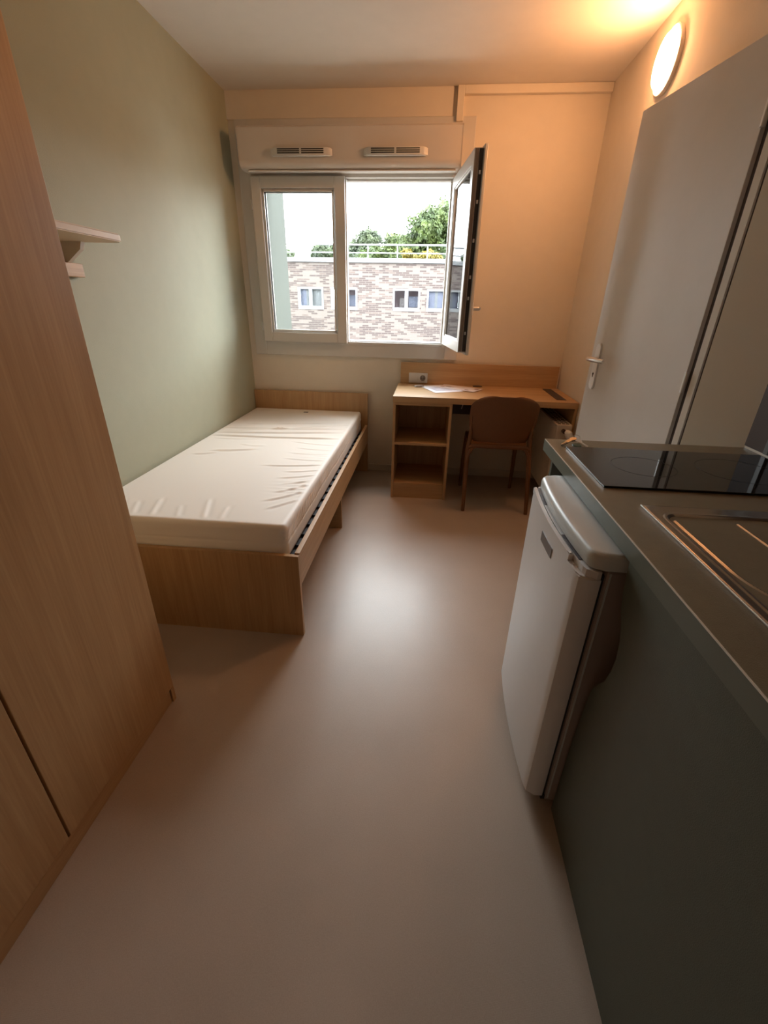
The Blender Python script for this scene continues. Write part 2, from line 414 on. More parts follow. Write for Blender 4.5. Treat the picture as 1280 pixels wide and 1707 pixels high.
# right, swung open past ninety degrees
th = math.radians(7.5)
TR = TM((.094, 3.530, 0), (math.sin(th), -math.cos(th), 0), (math.cos(th), math.sin(th), 0))
sr = sash('right', .640, .020, TR, True, .062)
bm = B(); box(bm, .6402, .6430, .026, .047, 1.045, 2.04); xf(bm, TR); obj('edge_gasket', bm, 'gasket', sr)
bm = B(); box(bm, .6402, .6425, .004, .022, 1.045, 2.04, bev=.001)
xf(bm, TR); obj('lock_rail', bm, 'pvcdark', sr)
for z in (1.14, 1.33, 1.44, 1.62, 1.80, 1.93):
    bm = B(); box(bm, .643, .648, .030, .040, z, z+.018, bev=.0015); xf(bm, TR); obj('lock_pin', bm, 'satin', sr)
bm = B(); box(bm, .600, .628, .066, .076, 1.25, 1.32, bev=.004); xf(bm, TR); hp = obj('handle_plate', bm, 'satin', sr)
bm = B(); tube(bm, [(.614, .076, 1.285), (.614, .112, 1.285)], .011, n=12)
tube(bm, [(.618, .112, 1.285), (.59, .114, 1.285), (.50, .110, 1.285)], [.010, .009, .007], n=12); xf(bm, TR)
obj('window_handle', bm, 'satin', hp, smooth=True)
# keep plates on the lower frame
for i, kx in enumerate((-.595, -.555)):
    obj('latch_keep', bx(kx, kx+.026, 3.556, 3.575, 1.030, 1.040, bev=.002), 'satin', win)

# shutter box above the window
prof = [(3.548, 2.286), (3.392, 2.286), (3.380, 2.276), (3.380, 2.115)]
for k in range(1, 7):
    a = k/6*math.pi/2; prof.append((3.380+.045*(1-math.cos(a)), 2.115-.047*math.sin(a)))
prof += [(3.548, 2.076)]
sb = thing('roller_shutter_box', 'long cream plastic roller shutter box with two grilles above the window', 'shutter box', (-.57, 3.548, 2.06))
obj('housing', prism(B(), prof, 'x', -1.275, .128), 'pvcbox', sb, smooth=True, sharp=25)
bm = prism(B(), [(a-.002 if a < 3.5 else a, z) for a, z in prof], 'x', .1285, .133); obj('end_cap', bm, 'pvcbox', sb)
obj('bottom_strip', bx(-1.23, .10, 3.405, 3.43, 2.058, 2.066, bev=.002), 'pvc', sb)
for x0, x1 in ((-1.045, -.690), (-.455, -.095)):
    bm = B()
    zc = 2.148
    # tapered grille body
    pts_b = [(x0-.022, 0), (x0+.012, -.028), (x1-.012, -.028), (x1+.022, 0)]
    prism(bm, [(p[0], 3.3795+p[1]) for p in pts_b], 'z', zc-.021, zc+.021)
    bmesh.ops.bevel(bm, geom=list(bm.edges), offset=.004, segments=2, affect='EDGES')
    v = obj('air_grille', bm, 'pvc', sb, smooth=True, sharp=50)
    for s in (-1, 1):
        xm = (x0+x1)/2; a, c = (x0+.030, xm-.006) if s < 0 else (xm+.006, x1-.030)
        for zz in (-.008, .002, .012):
            obj('slot', bx(a, c, 3.3505, 3.3525, zc+zz-.0028, zc+zz+.0028), 'dark', v)

# soffit band, trunking
struct('trim_4', bx(XL, .062, YB-.012, YB+.001, 2.367, ZC, bev=.002), 'cream')
bm = B()
box(bm, .085, .128, YB-.034, YB, 2.338, ZC-.001, bev=.003); box(bm, .128, XR-.001, YB-.034, YB, 2.466, ZC-.001, bev=.003)
struct('trim_5', bm, 'cream')

# ------------------------------------------------------------------ wall lamp
lm = thing('wall_lamp', 'round lit wall lamp high on the right wall above the door', 'lamp', (XR-.001, 2.75, 2.19))
lc = (XR-.001, 2.75, 2.308)
bm = lathe(B(), [(0, 0), (.116, 0), (.118, .004), (.118, .014), (.114, .017), (.102, .017), (0, .017)], lc, (-1, 0, 0), n=64)
obj('base_ring', bm, 'white', lm, smooth=True)
bm = lathe(B(), [(.096, .0175), (.098, .027), (.092, .034), (.08, .038), (.05, .040), (0, .041)], lc, (-1, 0, 0), n=64)
obj('diffuser', bm, 'lamp', lm, smooth=True)

# ------------------------------------------------------------------ door leaf, standing open
dr = structe('door_1', (.965, 1.765, 0))
H = Vector((.953, 1.785, 0)); Fp = Vector((.823, 2.436, 0)); du = (Fp-H).normalized(); DL = (Fp-H).length
dn = Vector((-du.y, du.x, 0))     # towards the room (-x)
if dn.x > 0: dn = -dn
TD = TM(H, du, dn)
bm = B(); box(bm, 0, DL, -.038, 0, .012, 2.040, bev=.0015); xf(bm, TD); leaf = obj('door_leaf', bm, 'doorp', dr)
for z in (.24, 1.02, 1.80):
    bm = B(); tube(bm, [(-.008, .003, z), (-.008, .003, z+.075)], .007, n=12); box(bm, 0.0, .004, -.004, .004, z, z+.075); xf(bm, TD)
    obj('hinge', bm, 'satin', dr, smooth=True)
hu = DL-.062
bm = B()
o_ = []
for k in range(17): a = math.pi*k/16; o_.append((hu+.020*math.cos(a), 1.127+.020*math.sin(a)))
for k in range(17): a = math.pi+math.pi*k/16; o_.append((hu+.020*math.cos(a), .950+.020*math.sin(a)))
prism(bm, o_, 'y', .0, .009); bmesh.ops.bevel(bm, geom=[e for e in bm.edges if all(v.co.y > .008 for v in e.verts)], offset=.0025, segments=2, affect='EDGES')
xf(bm, TD); hpl = obj('handle_plate', bm, 'satin', dr, smooth=True)
bm = B(); tube(bm, [(hu, .008, 1.075), (hu, .046, 1.075)], .009, n=14)
tube(bm, [(hu+.006, .050, 1.075), (hu-.02, .053, 1.075), (hu-.105, .053, 1.075), (hu-.122, .045, 1.075)], [.0095, .0105, .0105, .009], n=14); xf(bm, TD)
obj('door_handle', bm, 'satin', hpl, smooth=True)
bm = B(); lathe(bm, [(0, 0), (.0055, 0), (.0055, .0012), (0, .0012)], (hu, .009, 1.005), (0, 1, 0), n=16); box(bm, hu-.002, hu+.002, .009, .0102, .990, 1.004); xf(bm, TD)
obj('keyhole', bm, 'dark', hpl)
# frame strip beside the hinges
def strip(t0, t1, back, depth):
    a = Vector((.955+.02*t0, 1.782-.0575*t0)); c = Vector((.955+.02*t1, 1.782-.0575*t1)); nb = Vector((.9445, .3285))
    return prism(B(), [tuple(a+nb*back), tuple(c+nb*back), tuple(c+nb*(back+depth)), tuple(a+nb*(back+depth))], 'z', 0, 2.06)
obj('door_jamb', strip(.38, .80, 0, .022), 'frame', dr)
obj('jamb_recess_shade', strip(-.05, .37, .014, .008), 'slot', dr)  # this strip and the next paint the shade in the jamb gaps
obj('jamb_gap_shade', strip(.81, .98, .008, .010), 'slot', dr)

# ------------------------------------------------------------------ bed
bed = thing('bed', 'single bed of light oak boards with low headboard along green wall', 'bed', (-.93, 2.48, 0))
BX0, BX1 = XL+.004, -.463
obj('headboard', bx(BX0, BX1, 3.524, 3.547, 0, .652, bev=.001), 'oak_z', bed)
obj('footboard', bx(BX0, BX1, 1.442, 1.462, 0, .395, bev=.001), 'oak_z', bed)
obj('side_rail', bx(BX1-.020, BX1, 1.4625, 3.5235, .252, .400, bev=.001), 'oak_y', bed, )
obj('side_rail', bx(BX0+.001, BX0+.019, 1.4625, 3.5235, .252, .395, bev=.001), 'oak_y', bed)
obj('support_panel', bx(BX0+.05, BX1-.022, 2.452, 2.470, 0, .30, bev=.001), 'oak_x', bed)
bf = obj('slat_frame', bx(BX0+.022, BX1-.022, 1.464, 3.522, .322, .345), 'slat', bed)
for i in range(20):
    yy = 1.50+i*.1
    bm = bx(BX0+.03, BX1-.03, yy, yy+.06, .3455, .356); obj('slat', bm, 'slat', bed)

def smoothstep(a, b_, x):
    t = max(0., min(1., (x-a)/(b_-a))); return t*t*(3-2*t)
import mathutils
def nz(x, y, z=0): return mathutils.noise.noise(Vector((x, y, z)))
MX0, MX1, MY0, MY1, MZ0, MZ1 = XL+.008, -.514, 1.468, 3.518, .357, .512
creases = [  # (x0,y0,x1,y1,amp,width)
 (-1.33, 2.78, -.545, 3.06, .0045, .009), (-1.25, 2.98, -.60, 3.13, .0040, .010), (-1.38, 2.74, -.54, 2.86, .0068, .012), (-1.37, 2.86, -.56, 2.95, .0058, .010),
 (-1.36, 2.67, -.53, 2.71, .0070, .012), (-1.30, 2.60, -1.0, 2.64, .0025, .010),
 (-1.22, 2.36, -.98, 2.42, .0048, .014), (-1.30, 2.28, -1.18, 2.33, .0036, .012), (-1.10, 2.50, -.95, 2.49, .0025, .012),
 (-.80, 2.60, -.53, 2.56, .0030, .008), (-.74, 2.48, -.53, 2.46, .0030, .008), (-.76, 2.38, -.53, 2.38, .0030, .008),
 (-.84, 2.15, -.53, 2.20, .0038, .009), (-.70, 2.07, -.53, 2.12, .0030, .008), (-.76, 2.28, -.53, 2.27, .0025, .008), (-.70, 1.98, -.53, 2.05, .0032, .009),
 (-.66, 1.80, -.53, 1.93, .0036, .010), (-.68, 1.70, -.53, 1.84, .0036, .010), (-.64, 1.62, -.53, 1.74, .0036, .010),
 (-.66, 1.90, -.53, 1.98, .003, .008),
 (-.86, 1.50, -.92, 1.68, .0030, .010), (-.97, 1.50, -1.01, 1.60, .0024, .009), (-1.08, 1.50, -1.13, 1.66, .0032, .010), (-1.16, 1.50, -1.21, 1.62, .0030, .009),
 (-1.24, 1.50, -1.29, 1.64, .0026, .009), (-.79, 1.50, -.81, 1.62, .0020, .010), (-1.32, 1.52, -1.36, 1.64, .0024, .010)]
def topdisp(x, y):
    d = 0
    for (x0, y0, x1, y1, A, wd) in creases:
        dx, dy = x1-x0, y1-y0; L2 = dx*dx+dy*dy
        t = ((x-x0)*dx+(y-y0)*dy)/L2
        if t < -.15 or t > 1.15: continue
        tt = max(0, min(1, t)); bow = .012*math.sin(math.pi*tt)
        px, py = x0+dx*tt, y0+dy*tt-bow*(abs(dx) > abs(dy))
        L = math.sqrt(L2); s = ((x-px)*(-dy)+(y-py)*dx)/L
        if abs(s) > wd*4: continue
        env = smoothstep(-.12, .18, t)*(1-smoothstep(.8, 1.12, t))
        d += A*env*(math.exp(-(s/wd)**2)-.7*math.exp(-((s+wd*1.5)/wd)**2))
    d += .0012*nz(x*5, y*3.2, 1)
    e = smoothstep(-.76, -.55, x)
    d += e*.0012*math.sin(y*150+3*nz(y*5, x*3))*smoothstep(-.1, .4, nz(y*4, 2, 7))
    return d
bm = B(); NX, NY, NZ = 130, 300, 12
RR = .020
def mpt(i, j, k, n=None):
    pass
# surface of the mattress as a wrapped grid: top, then four walls going down
def side_profile(s):      # s 0..1 from top edge down: returns inset, z
    return s
rows = []
def softclamp(x, a, c): return max(a, min(c, x))
grid = {}
xs = [MX0+RR+(MX1-MX0-2*RR)*i/NX for i in range(NX+1)]
ys = [MY0+RR+(MY1-MY0-2*RR)*j/NY for j in range(NY+1)]
for i, x in enumerate(xs):
    for j, y in enumerate(ys):
        crown = .0
        ex = min(x-MX0, MX1-x); ey = min(y-MY0, MY1-y)
        grid[i, j] = bm.verts.new((x, y, MZ1+topdisp(x, y)*smoothstep(RR, RR+.03, min(ex, ey)+.012)))
for i in range(NX):
    for j in range(NY): bm.faces.new((grid[i, j], grid[i+1, j], grid[i+1, j+1], grid[i, j+1]))
# perimeter loop
loop = [(i, 0) for i in range(NX)]+[(NX, j) for j in range(NY)]+[(i, NY) for i in range(NX, 0, -1)]+[(0, j) for j in range(NY, 0, -1)]
prev = [grid[c] for c in loop]
base = [v.co.copy() for v in prev]
def outward(c):
    i, j = c; nx = (1 if i == NX else 0)-(1 if i == 0 else 0); ny = (1 if j == NY else 0)-(1 if j == 0 else 0)
    return Vector((nx, ny, 0)).normalized()
steps = []
for k in range(1, 5): a = k/4*math.pi/2; steps.append((RR*math.sin(a), -RR*(1-math.cos(a)), 0))
H_ = MZ1-MZ0
for k in range(1, 25): steps.append((RR, -RR-(H_-2*RR)*k/24, k/24))
for k in range(1, 4): a = k/3*math.pi/2; steps.append((RR*math.cos(a), -H_+RR*(1-math.sin(a)), 1))
for off, dz, s in steps:
    cur = []
    for c, b0 in zip(loop, base):
        n_ = outward(c); wob = 0
        if c[0] == NX and 0 < s <= 1:      # the side that faces the room: gathered ripples over a wavy seam
            y = b0.y; seam = .52+.10*nz(y*5, 3)
            rip = math.sin(y*130+22*s+4*nz(y*7, 9))*(.5+.5*nz(y*9, 4, s*2))
            wob = .0062*rip*smoothstep(0, .15, s)*(1-smoothstep(seam-.03, seam+.05, s))
            wob += -.0035*math.exp(-((s-seam)/.035)**2)
        if c[1] == 0 and 0 < s <= 1:
            wob += -.002*math.exp(-((s-.52)/.04)**2)+.0012*nz(b0.x*6, s*4)
        cur.append(bm.verts.new(Vector((b0.x, b0.y, MZ1+dz))+n_*(off+wob)))
    m_ = len(loop)
    for a in range(m_): bm.faces.new((prev[a], prev[(a+1) % m_], cur[(a+1) % m_], cur[a]))
    prev = cur
bm.faces.new(prev)
mat_o = obj('mattress', bm, 'mattress', smooth=True, sharp=60)
tag(mat_o, 'white wrinkled mattress lying in the oak bed frame', 'mattress')
tg = bx(-.955, -.920, 3.385, 3.408, MZ1+.0030, MZ1+.0042); t1 = obj('label_patch', tg, 'badge', mat_o)
obj('label_print', bx(-.936, -.922, 3.388, 3.404, MZ1+.0043, MZ1+.0048), 'blackpl', t1)

# ------------------------------------------------------------------ wall shelf above the bed
sh = thing('wall_shelf', 'cream wall shelf with rounded front corner on green wall beside wardrobe', 'shelf', (XL+.001, 1.45, 1.36))
pts = [(XL+.001, 1.09), (XL+.25, 1.09)]
for k in range(9): a = k/8*math.pi/2; pts.append((XL+.215+.035*math.cos(a), 1.765+.035*math.sin(a)))
pts += [(XL+.001, 1.80)]
bm = prism(B(), pts, 'z', 1.487, 1.512); bmesh.ops.bevel(bm, geom=[e for e in bm.edges if abs(e.verts[0].co.z-e.verts[1].co.z) < 1e-5], offset=.004, segments=2, affect='EDGES')
obj('shelf_board', bm, 'shelf', sh, smooth=True)
obj('bracket_arm', prism(B(), [(XL+.001, 1.487), (XL+.10, 1.487), (XL+.09, 1.462), (XL+.03, 1.42), (XL+.001, 1.42)], 'y', 1.765, 1.785), 'pvcbox', sh)
obj('wall_block', bx(XL+.001, XL+.030, 1.745, 1.84, 1.372, 1.4195, bev=.002), 'oak_y', sh)

# ------------------------------------------------------------------ wardrobe
wd = thing('wardrobe', 'tall light oak wardrobe with plain doors standing at left edge', 'wardrobe', (-1.11, .08, 0))
WXF = -.833
bm = B()
box(bm, XL+.004, WXF-.021, 1.049, 1.067, 0, 2.42, bev=.001)
obj('side_panel', bm, 'oak_z', wd)
obj('side_panel', bx(WXF-.0205, WXF, 1.050, 1.067, 0, .060, bev=.001), 'oak_z', wd)
obj('side_panel', bx(XL+.004, WXF-.021, -.93, -.912, 0, 2.42, bev=.001), 'oak_z', wd)
obj('carcass', bx(XL+.004, WXF-.030, -.911, 1.048, .062, 2.42), 'dark', wd)
obj('top_panel', bx(XL+.004, WXF, -.93, 1.067, 2.4205, 2.44, bev=.001), 'oak_y', wd)
obj('plinth', bx(WXF-.024, WXF-.006, -.911, 1.0485, 0, .058, bev=.001), 'oak_y', wd)
for y0_, y1_ in ((.5765, 1.067), (.079, .5695), (-.4175, .072), (-.93, -.4245)):
    obj('wardrobe_door', bx(WXF-.019, WXF, y0_, y1_, .0615, 2.419, bev=.0012), 'oak_z', wd)

# ------------------------------------------------------------------ desk
dk = thing('desk', 'light oak desk with open two-compartment cabinet under the window', 'desk', (.38, 3.27, 0))
DX0, DX1, DY0, DY1 = -.221, XR-.004, 2.990, YB-.014
# worktop with a round cable hole plugged by a grommet, and a slotted vent
obj('desktop', bx(DX0, DX1, DY0, DY1, .702, .742, bev=.0015), 'oak_x', dk)
obj('back_board', bx(-.206, .982, DY1-.020, DY1, .7425, .900, bev=.001), 'oak_x', dk)
obj('side_panel', bx(DX1-.020, DX1, DY0+.006, DY1-.002, 0, .7015, bev=.001), 'oak_z', dk)
cab = []
obj('cabinet_side', bx(-.219, -.201, 2.994, 3.45, 0, .701, bev=.001), 'oak_z', dk)
obj('cabinet_side', bx(.164, .182, 2.994, 3.45, 0, .701, bev=.001), 'oak_z', dk)
obj('cabinet_top', bx(-.2005, .1635, 2.996, 3.45, .683, .7015, bev=.001), 'oak_x', dk)
obj('cabinet_shelf', bx(-.2005, .1635, 2.998, 3.431, .405, .423, bev=.001), 'oak_x', dk)
obj('cabinet_bottom', bx(-.2005, .1635, 2.998, 3.431, .102, .120, bev=.001), 'oak_x', dk)
obj('cabinet_back', bx(-.2005, .1635, 3.432, 3.45, .0, .6825, bev=.001), 'oak_z', dk)
obj('plinth', bx(-.2005, .1635, 3.003, 3.020, 0, .1015, bev=.001), 'oak_x', dk)
g = obj('cable_grommet', lathe(B(), [(0, .004), (.030, .004), (.036, .003), (.037, 0), (0, 0)], (.388, 3.505, .7421), (0, 0, 1), n=32), 'brownpl', dk, smooth=True)
vt = obj('vent_strip', bx(.872, .938, 3.07, 3.495, .7421, .7430), 'brownpl', dk)
for i in range(5):
    xx = .876+i*.0125
    obj('vent_bar', bx(xx, xx+.006, 3.074, 3.491, .7431, .7455, bev=.001), 'oak_y' if False else 'slot', vt)
ct = obj('cable_tray', bx(.19, .345, 3.28, 3.40, .575, .7015, bev=.004), 'brownpl', dk)
obj('tray_glint', prism(B(), [(.262, .615), (.268, .615), (.280, .66), (.274, .66)], 'y', 3.277, 3.2795), 'skirt', ct)  # pale sliver painted as the glint on the dark tray
# socket on the back board
so = thing('double_socket', 'white double wall plate with blank cover and round socket above desk', 'socket', (-.068, DY1-.021, .752))
yS = DY1-.0205
obj('frame_plate', bx(-.141, .003, yS-.010, yS, .752, .825, bev=.003), 'white', so)
obj('blank_cover', bx(-.130, -.079, yS-.013, yS-.0101, .762, .815, bev=.002), 'white', so)
sk = obj('socket_insert', bx(-.059, -.008, yS-.013, yS-.0101, .762, .815, bev=.002), 'white', so)
bm = lathe(B(), [(.0215, 0), (.0205, .002), (.0195, .0005), (.019, .0003), (0, .0003)], (-.0335, yS-.0131, .7885), (0, -1, 0), n=32)
obj('socket_well', bm, 'pvcdark', sk, smooth=True)
for dx in (-.0095, .0095):
    obj('pin_hole', lathe(B(), [(0, 0), (.0028, 0), (.0028, .0006), (0, .0006)], (-.0335+dx, yS-.0137, .7885), (0, -1, 0), n=12), 'dark', sk)
obj('earth_pin', lathe(B(), [(0, 0), (.0022, 0), (.0022, .004), (0, .0045)], (-.0335, yS-.0137, .798), (0, -1, 0), n=12), 'satin', sk)

# papers
def sheet(name, corners, z, mat, curl, parent=None):
    bm = B(); n = 10; th_ = .0004
    P = [Vector(c+(0,)) for c in corners]
    def pt(a, c): return (P[0]*(1-a)+P[1]*a)*(1-c)+(P[3]*(1-a)+P[2]*a)*c
    gt = [[None]*(n+1) for _ in range(n+1)]; gb = [[None]*(n+1) for _ in range(n+1)]
    for i in range(n+1):
        for j in range(n+1):
            p = pt(i/n, j/n); zz = z+curl*(abs(i/n-.5)**2*.8+.4*(j/n-.4)**2)
            gt[i][j] = bm.verts.new((p.x, p.y, zz+th_)); gb[i][j] = bm.verts.new((p.x, p.y, zz))
    for i in range(n):
        for j in range(n):
            bm.faces.new((gt[i][j], gt[i+1][j], gt[i+1][j+1], gt[i][j+1])); bm.faces.new((gb[i][j], gb[i][j+1], gb[i+1][j+1], gb[i+1][j]))
    for i in range(n):
        for (a, c) in (((i, 0), (i+1, 0)), ((i+1, n), (i, n)), ((0, i+1), (0, i)), ((n, i), (n, i+1))):
            bm.faces.new((gt[a[0]][a[1]], gb[a[0]][a[1]], gb[c[0]][c[1]], gt[c[0]][c[1]]))
    o = obj(name, bm, mat, smooth=True, sharp=30)
    return o, pt
p2, pt2 = sheet('paper_sheet', [(.07, 3.39), (.335, 3.235), (.42, 3.37), (.14, 3.545)], .7455, 'paper2', .004)
tag(p2, 'pinkish printed paper sheet, the right one, near the round cable hole', 'paper')
p1, pt1 = sheet('paper_sheet', [(.065, 3.155), (.265, 3.26), (.130, 3.52), (-.055, 3.43)], .7432, 'paper', .004)
tag(p1, 'bluish-white printed paper sheet, the left one nearest the desk front', 'paper')
def prints(o, pt, rows_, z, mat):
    for (a0, a1, c0, c1) in rows_:
        q = [pt(a0, c0), pt(a1, c0), pt(a1, c1), pt(a0, c1)]
        bm = B(); prism(bm, [(v.x, v.y) for v in q], 'z', z, z+.0002); obj('printed_block', bm, mat, o)
prints(p1, pt1, [(.15, .75, .20+.075*k, .222+.075*k) for k in range(7)], .7463, 'ink')
prints(p2, pt2, [(.06, .16, .22, .30), (.18, .32, .36, .46), (.72, .82, .15, .24), (.86, .96, .55, .80)], .7492, 'pinkink')
bm = lathe(B(), [(0, 0), (.030, 0), (.034, .004), (.028, .010), (.012, .013), (0, .013)], (0, 0, 0), (0, 0, 1), n=24)
xf(bm, Matrix.Translation((-.055, 3.40, .7425)) @ Matrix.Rotation(.5, 4, 'Z') @ Matrix.Diagonal((1.25, .7, 1, 1)))
for v in bm.verts: v.co.z += .002*max(0, nz(v.co.x*60, v.co.y*60))
tag(obj('plastic_pouch', bm, 'greycard', smooth=True), 'small crumpled grey pouch at left end of the papers', 'pouch')

# ------------------------------------------------------------------ radiator
rd = thing('radiator', 'white panel radiator with convector grille under right end of desk', 'radiator', (.91, 3.18, .10))
RX0, RX1, RY0, RY1, RZ0, RZ1 = .858, .958, 2.925, 3.46, .12, .612
bm = B()                       # ribbed front panel
n = 26; pts = []
for i in range(n*4+1):
    y = RY0+(RY1-RY0)*i/(n*4); ph = i % 4
    pts.append((RX0+(.006 if ph in (2,) else .003 if ph in (1, 3) else 0), y))
pts += [(RX0+.016, RY1), (RX0+.016, RY0)]
prism(bm, pts, 'z', RZ0, RZ1-.012); obj('front_panel', bm, 'rad', rd, smooth=True, sharp=50)
obj('back_panel', bx(RX1-.014, RX1, RY0+.002, RY1, RZ0, RZ1-.012, bev=.003), 'rad', rd)
obj('side_cover', bx(RX0+.001, RX1, RY0-.010, RY0-.001, RZ0+.02, RZ1, bev=.003), 'rad', rd)
gr = obj('top_grille', bx(RX0, RX1, RY0-.008, RY1, RZ1-.011, RZ1, bev=.003), 'rad', rd)
for i in range(12):
    for j in range(3):
        y = RY0+.012+i*.043; xx = RX0+.014+j*.026
        obj('grille_slot', bx(xx, xx+.020, y, y+.020, RZ1+.0003, RZ1+.0012), 'dark', gr)
bm = B()
for xx in (RX0+.03, RX0+.055): box(bm, xx, xx+.004, RY0+.01, RY1, RZ0+.02, RZ1-.02)
obj('convector_fins', bm, 'dark', rd)
for y in (RY0+.10, RY1-.10): obj('wall_bracket', bx(RX1+.0003, XR-.0005, y, y+.03, RZ0+.05, RZ1-.05), 'rad', rd)
vv = obj('valve_body', tube(B(), [(.905, RY0-.004, .575), (.905, RY0-.045, .575)], .013, n=16), 'brownpl', rd, smooth=True)
bm = B(); tube(bm, [(.907, RY0-.030, .575), (.922, RY0-.040, .572), (.930, RY0-.046, .566), (.952, RY0-.062, .515)], [.012, .018, .024, .019], n=20)
obj('thermostat_head', bm, 'white', rd, smooth=True)

# ------------------------------------------------------------------ chair
chx = .505
ch = thing('desk_chair', 'terracotta brown moulded plastic chair pushed under the desk', 'chair', (chx, 3.02, 0))
def shell(name, f, nu, nv, th_, mat, parent):
    """thick curved shell from f(u,v)->Vector, u,v in 0..1"""
    bm = B(); g0 = [[f(i/nu, j/nv) for j in range(nv+1)] for i in range(nu+1)]
    def nrm(i, j):
        a = g0[min(i+1, nu)][j]-g0[max(i-1, 0)][j]; c = g0[i][min(j+1, nv)]-g0[i][max(j-1, 0)]
        n_ = a.cross(c); return n_.normalized() if n_.length > 1e-9 else Vector((0, -1, 0))
    T = [[bm.verts.new(g0[i][j]+nrm(i, j)*th_/2) for j in range(nv+1)] for i in range(nu+1)]
    Bt = [[bm.verts.new(g0[i][j]-nrm(i, j)*th_/2) for j in range(nv+1)] for i in range(nu+1)]
    for i in range(nu):
        for j in range(nv):
            bm.faces.new((T[i][j], T[i+1][j], T[i+1][j+1], T[i][j+1])); bm.faces.new((Bt[i][j], Bt[i][j+1], Bt[i+1][j+1], Bt[i+1][j]))
    for i in range(nu):
        bm.faces.new((T[i][0], Bt[i][0], Bt[i+1][0], T[i+1][0])); bm.faces.new((T[i][nv], T[i+1][nv], Bt[i+1][nv], Bt[i][nv]))
    for j in range(nv):
        bm.faces.new((T[0][j], T[0][j+1], Bt[0][j+1], Bt[0][j])); bm.faces.new((T[nu][j], Bt[nu][j], Bt[nu][j+1], T[nu][j+1]))
    return obj(name, bm, mat, parent, smooth=True, sharp=50)
ZB, ZT = .482, .795
def halfw(z):
    t = (z-ZB)/(ZT-ZB)
    wv_ = .180+.034*smoothstep(0, .45, t)
    r_ = .085; zz = z-(ZT-r_)
    if zz > 0: wv_ -= .045*(1-math.sqrt(max(0, 1-(zz/r_)**2)))+ .045*(zz/r_)**3
    zz = (ZB+.03)-z
    if zz > 0: wv_ -= .010*(zz/.03)**2
    return wv_
def backf(u, v):
    v = 1-(1-v)**1.5
    z = ZB+(ZT-ZB)*v; hw = halfw(z); s = (u*2-1)
    x = hw*s; curve = .035*(1-s*s)
    topdrop = -.012*(abs(s)**4)*smoothstep(.7, 1, v)
    botrise = .010*(1-abs(s))*(1-smoothstep(0, .25, v))*0
    y = 2.905-.085*v**1.1-curve+.02
    return Vector((chx+x, y, z+topdrop+botrise))
shell('backrest', backf, 28, 24, .010, 'chair', ch)
def seatf(u, v):
    s = u*2-1; y = 2.905+.40*v
    hw = .185+.020*math.sin(math.pi*min(1, v*.9))
    if v > .85: hw -= .05*((v-.85)/.15)**2
    if v < .12: hw -= .012*((.12-v)/.12)**2
    z = .452-.012*(1-s*s)*math.sin(math.pi*min(1, max(0, v)))-.018*smoothstep(.85, 1, v)
    return Vector((chx+hw*s, y, z))
shell('seat', seatf, 24, 24, .014, 'chair', ch)
obj('seat_rail', tube(B(), [(chx-.196, 2.896, .440), (chx-.17, 2.890, .456), (chx-.10, 2.888, .456), (chx, 2.887, .455), (chx+.10, 2.888, .456), (chx+.17, 2.890, .456), (chx+.196, 2.896, .440)], [.014, .016, .0165, .0165, .0165, .016, .014], n=16), 'chair', ch, smooth=True)
for s in (-1, 1):
    foot_x = .303 if s < 0 else .733
    # rear leg sweeps up into the backrest
    obj('leg', tube(B(), [(foot_x, 2.825, 0), (foot_x*.75+(chx+s*.205)*.25, 2.85, .15), (foot_x*.35+(chx+s*.205)*.65, 2.880, .30), (chx+s*.203, 2.900, .42), (chx+s*.196, 2.906, .50), (chx+s*.198, 2.895, .58), (chx+s*.200, 2.87, .66)],
                    [.0120, .0140, .0160, .0165, .0135, .008, .004], n=14), 'chair', ch, smooth=True)
    obj('leg', tube(B(), [(chx+s*.195, 3.31, 0), (chx+s*.192, 3.29, .22), (chx+s*.182, 3.262, .435)], [.0115, .0145, .017], n=14), 'chair', ch, smooth=True)
    obj('corner_brace', tube(B(), [(chx+s*.150, 2.889, .450), (chx+s*.178, 2.888, .436), (chx+s*.196, 2.884, .400), (chx+s*.204, 2.880, .355)], [.008, .012, .012, .008], n=12), 'chair', ch, smooth=True)

# ------------------------------------------------------------------ kitchen unit
CXF, CY1, CY0, CT = .427, 1.557, -.75, .882
ku = thing('kitchen_unit', 'dark green kitchenette unit with olive worktop at right', 'kitchen unit', (.76, .4, 0))
# worktop with cut-outs not needed: sink and hob are let in from above
obj('worktop', bx(CXF+.0015, XK-.003, CY0, CY1, CT-.040, CT, bev=.001), 'worktop', ku)
obj('edge_band', bx(CXF-.001, CXF+.0012, CY0, CY1, CT-.040, CT-.0022), 'edge', ku)
obj('edge_band', bx(CXF+.0015, XK-.003, CY1+.0002, CY1+.0016, CT-.040, CT-.001), 'edge', ku)
obj('edge_highlight', bx(CXF-.0008, CXF+.0012, CY0, CY1, CT-.0020, CT+.0004), 'arris', ku)  # pale strip paints the highlight along the lit front edge
# front panel with the scalloped hand cut-out beside the fridge
notch = [(.818, 0), (.812, .30), (.799, .478), (.790, .505), (.776, .530), (.756, .560), (.744, .600), (.740, .640), (.746, .680), (.760, .712), (.778, .738), (.790, .775), (.798, CT-.0405)]
bm = prism(B(), notch+[(CY0, CT-.0405), (CY0, 0)], 'x', CXF, CXF+.018)
obj('front_panel', bm, 'green', ku)
obj('side_panel', bx(CXF+.03, XK-.004, 1.520, 1.540, 0, CT-.0405, bev=.001), 'green', ku)
obj('back_panel', bx(XK-.022, XK-.004, CY0, 1.519, 0, CT-.0405), 'green', ku)
